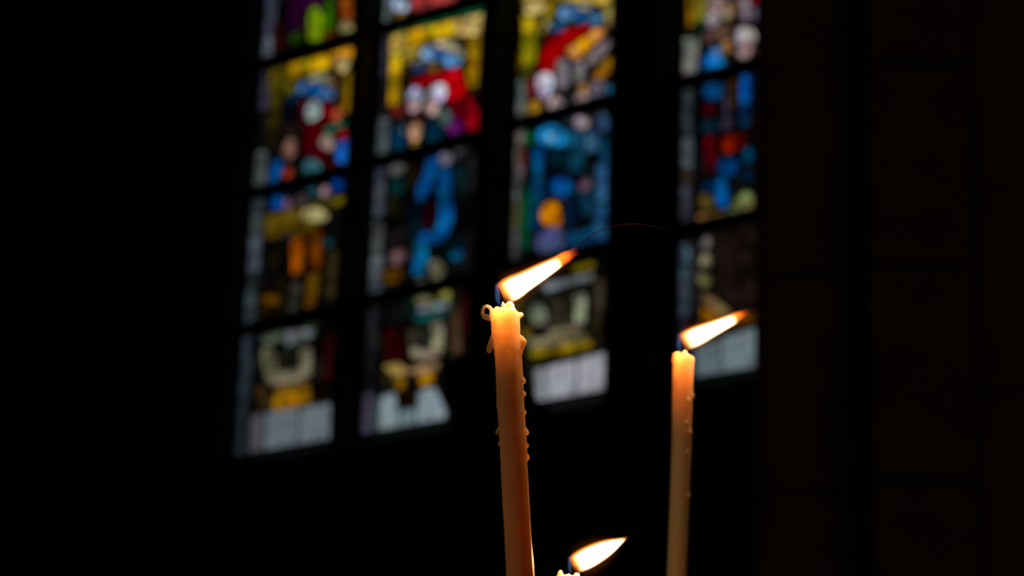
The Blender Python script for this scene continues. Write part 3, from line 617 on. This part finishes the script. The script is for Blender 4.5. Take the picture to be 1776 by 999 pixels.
class Candle:                       # > wax_body, wick, flame (and soot_thread)
    def __init__(s, label, topx, topy, dist, foot_dx, axis_pts):
        """axis_pts: (pixel y, left x, right x) of the body as the photograph shows it"""
        s.d = dist; s.k = dist / HF.dot(FWD) / FPX * 1.0
        s.P = lambda x, y, o=0.0: CAM + ray(x, y) * (s.d / ray(x, y).dot(HF)) + HF * (o * s.m)
        s.m = (CAM + ray(topx + 50, topy) * (dist / ray(topx + 50, topy).dot(HF)) - CAM - ray(topx - 50, topy) * (dist / ray(topx - 50, topy).dot(HF))).length / 100
        s.st = axis_pts
        yb = axis_pts[-1]; ya = axis_pts[-2]
        # extend the body down to the tray
        A = s.P((ya[1] + ya[2]) / 2, ya[0]); Bp = s.P((yb[1] + yb[2]) / 2, yb[0]); t = (Bp - A) / (Bp - A).z
        s.foot = Bp + t * (Z_TRAY - Bp.z)
        s.root = empty('candle', s.foot, label, 'candle', 'lit wax taper candles')
    def body(s, extra, top, rnd_):
        mb = MB(); rings = []
        n = 28
        def ring(c, r, sag=None):
            out = []
            for j in range(n):
                a = 2 * pi * j / n; p = c + HR * (r * cos(a)) + HF * (r * sin(a))
                if sag: p += Vector((0, 0, sag(cos(a), sin(a)) * s.m))
                out.append(p)
            return out
        pts = s.st
        yb = pts[-1]
        rb = (yb[2] - yb[1]) / 2 * s.m
        rings.append(ring(s.foot, rb * 1.06)); rings.append(ring(s.foot + Vector((0, 0, .004)), rb * 1.02))
        last = s.P((yb[1] + yb[2]) / 2, yb[0])
        for q in (.3, .6, .85): rings.append(ring(s.foot.lerp(last, q), rb * rnd_.uniform(.985, 1.015)))
        for i in range(len(pts) - 1, 0, -1):
            a, b = pts[i], pts[i - 1]
            for q in (0, .25, .5, .75):
                y = a[0] + (b[0] - a[0]) * q; xl = a[1] + (b[1] - a[1]) * q; xr = a[2] + (b[2] - a[2]) * q
                rings.append(ring(s.P((xl + xr) / 2, y), (xr - xl) / 2 * s.m * rnd_.uniform(.988, 1.012)))
        a = pts[0]; c = s.P((a[1] + a[2]) / 2, a[0]); r = (a[2] - a[1]) / 2 * s.m
        rings.append(ring(c, r, top)); rings.append(ring(c, r * .86, lambda x, y: top(x, y) * .8 + 1.5))
        lean = (s.P((yb[1] + yb[2]) / 2, yb[0]) - c) / (s.P((yb[1] + yb[2]) / 2, yb[0]) - c).z
        for dz, q in ((-14, .80), (-55, .76), (-95, .64), (-125, .3)):          # melted well, hollowed extra deep so flame light glows through the walls
            rings.append(ring(c + lean * (dz * s.m), r * q))
        mb.rings(rings)
        extra(mb)
        s.mb = mb
    def finish(s):                 # body and drips are one run of wax: fused into one skin
        o = s.mb.build('wax_body', M_WAX, s.root, smooth=True)
        rm = o.modifiers.new('fuse', 'REMESH'); rm.mode = 'VOXEL'; rm.voxel_size = 0.00036; rm.use_smooth_shade = True
        sm = o.modifiers.new('melt', 'SMOOTH'); sm.factor = 0.6; sm.iterations = 6
        return o
    def drip(s, path, n=10):
        """path: (x, y, radius px, depth offset px)"""
        mb = s.mb; pts = [s.P(p[0], p[1], p[3]) for p in path]; rad = [p[2] * s.m for p in path]
        if len(path) == 1:
            mb.ball(pts[0], rad[0], rad[0] * 1.2, n=12)
        else:
            # rounded ends
            t0 = (pts[0] - pts[1]).normalized(); t1 = (pts[-1] - pts[-2]).normalized()
            pp = [pts[0] + t0 * rad[0] * .9, pts[0] + t0 * rad[0] * .5] + pts + [pts[-1] + t1 * rad[-1] * .5, pts[-1] + t1 * rad[-1] * .9]
            rr = [rad[0] * .4, rad[0] * .85] + rad + [rad[-1] * .85, rad[-1] * .4]
            mb.tube(pp, rr, n)
    def wick(s, path):
        mb = MB(); mb.tube([s.P(x, y) for x, y in path], [1.6 * s.m] * (len(path) - 1) + [1.0 * s.m], 8); mb.build('wick', M_WICK, s.root, smooth=True)
    def flame(s, base, tip, wid, tip_start, tip_red, watts, name='flame', blue=1.0, lights=((.15, .7), (.42, .6), (.68, .5))):
        s.finish()
        A, T_ = s.P(*base), s.P(*tip); ax = T_ - A; Lg = ax.length
        X = ax.normalized(); Z = HF.copy(); Z = (Z - X * Z.dot(X)).normalized(); Yv = Z.cross(X)
        if Yv.z < 0: Yv = -Yv; Z = -Z
        mt = Matrix((X, Yv, X.cross(Yv))).transposed().to_4x4()
        m = flame_mat('candle_flame', wid, tip_start, tip_red, blue)
        me = bpy.data.meshes.new('flame'); bm = bmesh.new()
        rings = []; n = 20
        prof = [(-.12, .10)] + [(x, max(w_, .03) * 2.5) for x, w_ in wid] + [(1.13, .03)]
        for x, w_ in prof: rings.append([bm.verts.new((x, w_ * cos(2*pi*j/n), w_ * sin(2*pi*j/n))) for j in range(n)])
        for a, b in zip(rings, rings[1:]):
            for j in range(n): bm.faces.new((a[j], a[(j+1) % n], b[(j+1) % n], b[j]))
        bm.faces.new(rings[0]); bm.faces.new(rings[-1]); bmesh.ops.recalc_face_normals(bm, faces=bm.faces); bm.to_mesh(me); bm.free()
        me.materials.append(m)
        o = bpy.data.objects.new(name, me); COL.objects.link(o); o.parent = s.root
        mw = mt @ Matrix.Scale(Lg, 4); mw.translation = A - s.foot; o.matrix_local = mw
        o['label'] = 'candle flame blown towards the right'
        for t, q in lights:
            l_ = bpy.data.lights.new('flame_light', 'POINT'); l_.energy = watts * q * 0.92; l_.color = (1.0, 0.345, 0.13); l_.shadow_soft_size = 0.0016
            lo_ = bpy.data.objects.new('flame_light', l_); COL.objects.link(lo_); lo_.parent = s.root; lo_.location = A.lerp(T_, t) - s.foot
        return o
rc = random.Random(5)
# --- nearest candle
c = Candle('nearest and tallest-looking lit taper with a ring of wax at its top left', 877, 560, S1, 0,
    [(541, 852, 900), (560, 851.5, 902), (585, 853, 902), (610, 857, 904), (640, 859.5, 905), (700, 861.5, 907), (760, 866, 912), (800, 868, 914), (900, 873.5, 919.5), (999, 879, 925.5)])
def ex1(mb):
    mb.ball(c.P(884, 532), 8.2*c.m, 9.5*c.m); mb.ball(c.P(888, 541), 8*c.m, 9*c.m)
    mb.tube([c.P(871, 546), c.P(871.5, 536), c.P(872.5, 528), c.P(872, 522)], [6*c.m, 4.2*c.m, 3.0*c.m, 1.6*c.m], 10)
    mb.tube([c.P(894, 552), c.P(900, 548), c.P(903, 546)], [7*c.m, 5*c.m, 4.4*c.m], 10); mb.ball(c.P(903.5, 546), 4.5*c.m)
    mb.tube([c.P(853, 553), c.P(853, 541), c.P(855, 537)], [5*c.m, 4*c.m, 3*c.m], 10)
c.body(ex1, lambda x, y: (2.5 if x < -.5 else 0) + 1.5 * sin(5 * math.atan2(y, x)), rc)
c.drip([(853,540,3.4,-1),(850,534,3.4,-2),(845,531,3.1,-2),(839.5,532.5,3.0,-2),(837,538,3.2,-2),(836.5,545,3.4,-2),(839,550.5,3.6,-2),(845,553,3.6,-2),(852,553.5,3.4,-1)])
c.drip([(844,549.5,4.0,-3)]); c.drip([(856,582,4,-4),(853.5,592,5,-6),(850,602,5.6,-6),(848.5,609,5.6,-6)])
c.drip([(900,584,4,-4),(905,589,5,-4),(908,594,6.0,-4),(907,599,5.0,-4),(904,608,4,-3),(902,620,3,-3)])
for x, y, r, r2 in ((906.5,661,4.8,3), (908,684,4.0,3), (909,716,3.4,2), (912,750,4.6,3), (913,773,3.6,2.5), (913.5,793,4.4,3)):
    c.drip([(x - 2.5, y - r * 1.8, r2 * .7, -2), (x, y - r * .5, r * .9, -3), (x + .8, y + r * .2, r * 1.12, -3)])
for x, y, r in ((862.5,705,3.2), (863.5,751,5.0), (866,771,3.4)): c.drip([(x + 2, y - r * 1.5, r * .6, -2), (x, y, r, -3)])
c.drip([(903,622,2.6,-4),(905,660,2.6,-4),(907,710,2.6,-4),(910.5,755,2.6,-4),(913,800,2.4,-4)])      # long thin run down the right side
c.drip([(922,950,1.8,6),(923,965,2.4,6),(924,980,2.6,6),(925,999,2.8,6),(926,1015,2.8,6)])
c.wick([(876, 545), (874, 528), (871, 516), (867, 505), (864, 499)])
c.flame((874, 511), (992, 442), [(0,.14),(.13,.148),(.32,.125),(.54,.105),(.81,.076),(.95,.068),(1,.055)], .76, .84, 0.13)
mb = MB(); mb.tube([c.P(*p) for p in ((984,446),(998,431),(1012,419),(1030,405),(1050,396),(1072,390),(1100,388),(1130,391),(1170,404))], [.00026]*4 + [.0002]*3 + [.00014]*2, 6)
o = mb.build('soot_thread', M_SOOT, c.root, smooth=True); o['label'] = 'thin curved thread of glowing smoke trailing from the flame tip'
c1_ = c
# --- thinner candle at the right, further away
c2_ = c = Candle('thinner-looking lit taper standing apart on the right, before the pier', 1186, 640, 1.75, 0,
    [(619, 1168, 1204), (640, 1166.5, 1203), (670, 1166.5, 1202), (710, 1166, 1200.5), (770, 1165, 1199), (830, 1163, 1197), (920, 1159.5, 1194), (999, 1156.5, 1191.5)])
def ex2(mb):
    mb.tube([c.P(1171, 628), c.P(1170.5, 618), c.P(1170, 614)], [6*c.m, 4*c.m, 2.4*c.m], 10)
    mb.tube([c.P(1187, 624), c.P(1187.5, 614), c.P(1187.5, 609)], [6*c.m, 3.8*c.m, 3.0*c.m], 10)
    mb.ball(c.P(1199, 625), 5*c.m, 5*c.m)
c.body(ex2, lambda x, y: (4 if x < -.6 else 0) - 2 * x + sin(3 * math.atan2(y, x)), rc)
for x, y, r, o_ in ((1199,687,4.2,-4), (1193,699,4.4,-14), (1189,738,3.2,-16), (1196,752,3.6,-10), (1192,787,3.4,-13), (1193.5,861,3.6,-8), (1182,880,2.8,-16), (1183,985,2.4,-16)):
    c.drip([(x, y - r * 1.2, r * .7, o_), (x + .6, y + r * .2, r * 1.15, o_ - 2)])
c.wick([(1187, 622), (1186, 608), (1184, 598), (1182, 590)])
c.flame((1187, 594), (1290, 546), [(0,.13),(.2,.135),(.45,.11),(.7,.085),(.9,.068),(1,.05)], .80, .84, 0.11)
# --- short candle at the bottom edge
c3_ = c = Candle('short lit taper at the bottom edge with a jagged top of wax peaks', 983, 999, 1.42, 0,
    [(1003, 961, 1008), (1030, 961.5, 1008), (1080, 964, 1010), (1160, 968, 1014)])
def ex3(mb):
    mb.tube([c.P(972, 1008), c.P(972, 996), c.P(971.5, 989)], [8*c.m, 5.5*c.m, 3.0*c.m], 10)
    mb.tube([c.P(965, 1008), c.P(965, 999)], [5*c.m, 3.5*c.m], 10)
    mb.tube([c.P(987, 1008), c.P(986, 999), c.P(985.5, 995)], [5*c.m, 3.4*c.m, 2.4*c.m], 10)
    mb.tube([c.P(1000, 1008), c.P(1000, 999), c.P(1000.5, 994)], [8*c.m, 6*c.m, 4*c.m], 10)
c.body(ex3, lambda x, y: 2 * sin(3 * math.atan2(y, x)), rc)
c.wick([(992, 1006), (992, 994), (990, 984)])
c.flame((996, 981), (1086, 934), [(0,.15),(.2,.175),(.45,.165),(.7,.12),(.88,.06),(1,.02)], .93, .93, 0.11)
# --- the stand they are set on, below the frame
cs = (c1_.foot + c2_.foot + c3_.foot) / 3
st = empty('candle_stand', (cs.x, cs.y, 0), 'round brass candle stand carrying the three tapers, below the frame', 'stand')
mb = MB(); mb.lathe((cs.x, cs.y), [(.05, Z_TRAY - .03), (.27, Z_TRAY - .012), (.29, Z_TRAY + .012), (.285, Z_TRAY + .012), (.27, Z_TRAY - .001), (.02, Z_TRAY - .001)], 48); mb.build('tray', M_BRASS, st, smooth=False)
mb = MB(); mb.lathe((cs.x, cs.y), [(.03, .04), (.022, .2), (.035, .55), (.02, .6), (.02, 1.0), (.05, Z_TRAY - .03)], 24); mb.build('stem', M_BRASS, st, smooth=True)
mb = MB(); mb.lathe((cs.x, cs.y), [(.22, 0), (.22, .02), (.12, .035), (.03, .05)], 40); mb.build('base', M_BRASS, st)
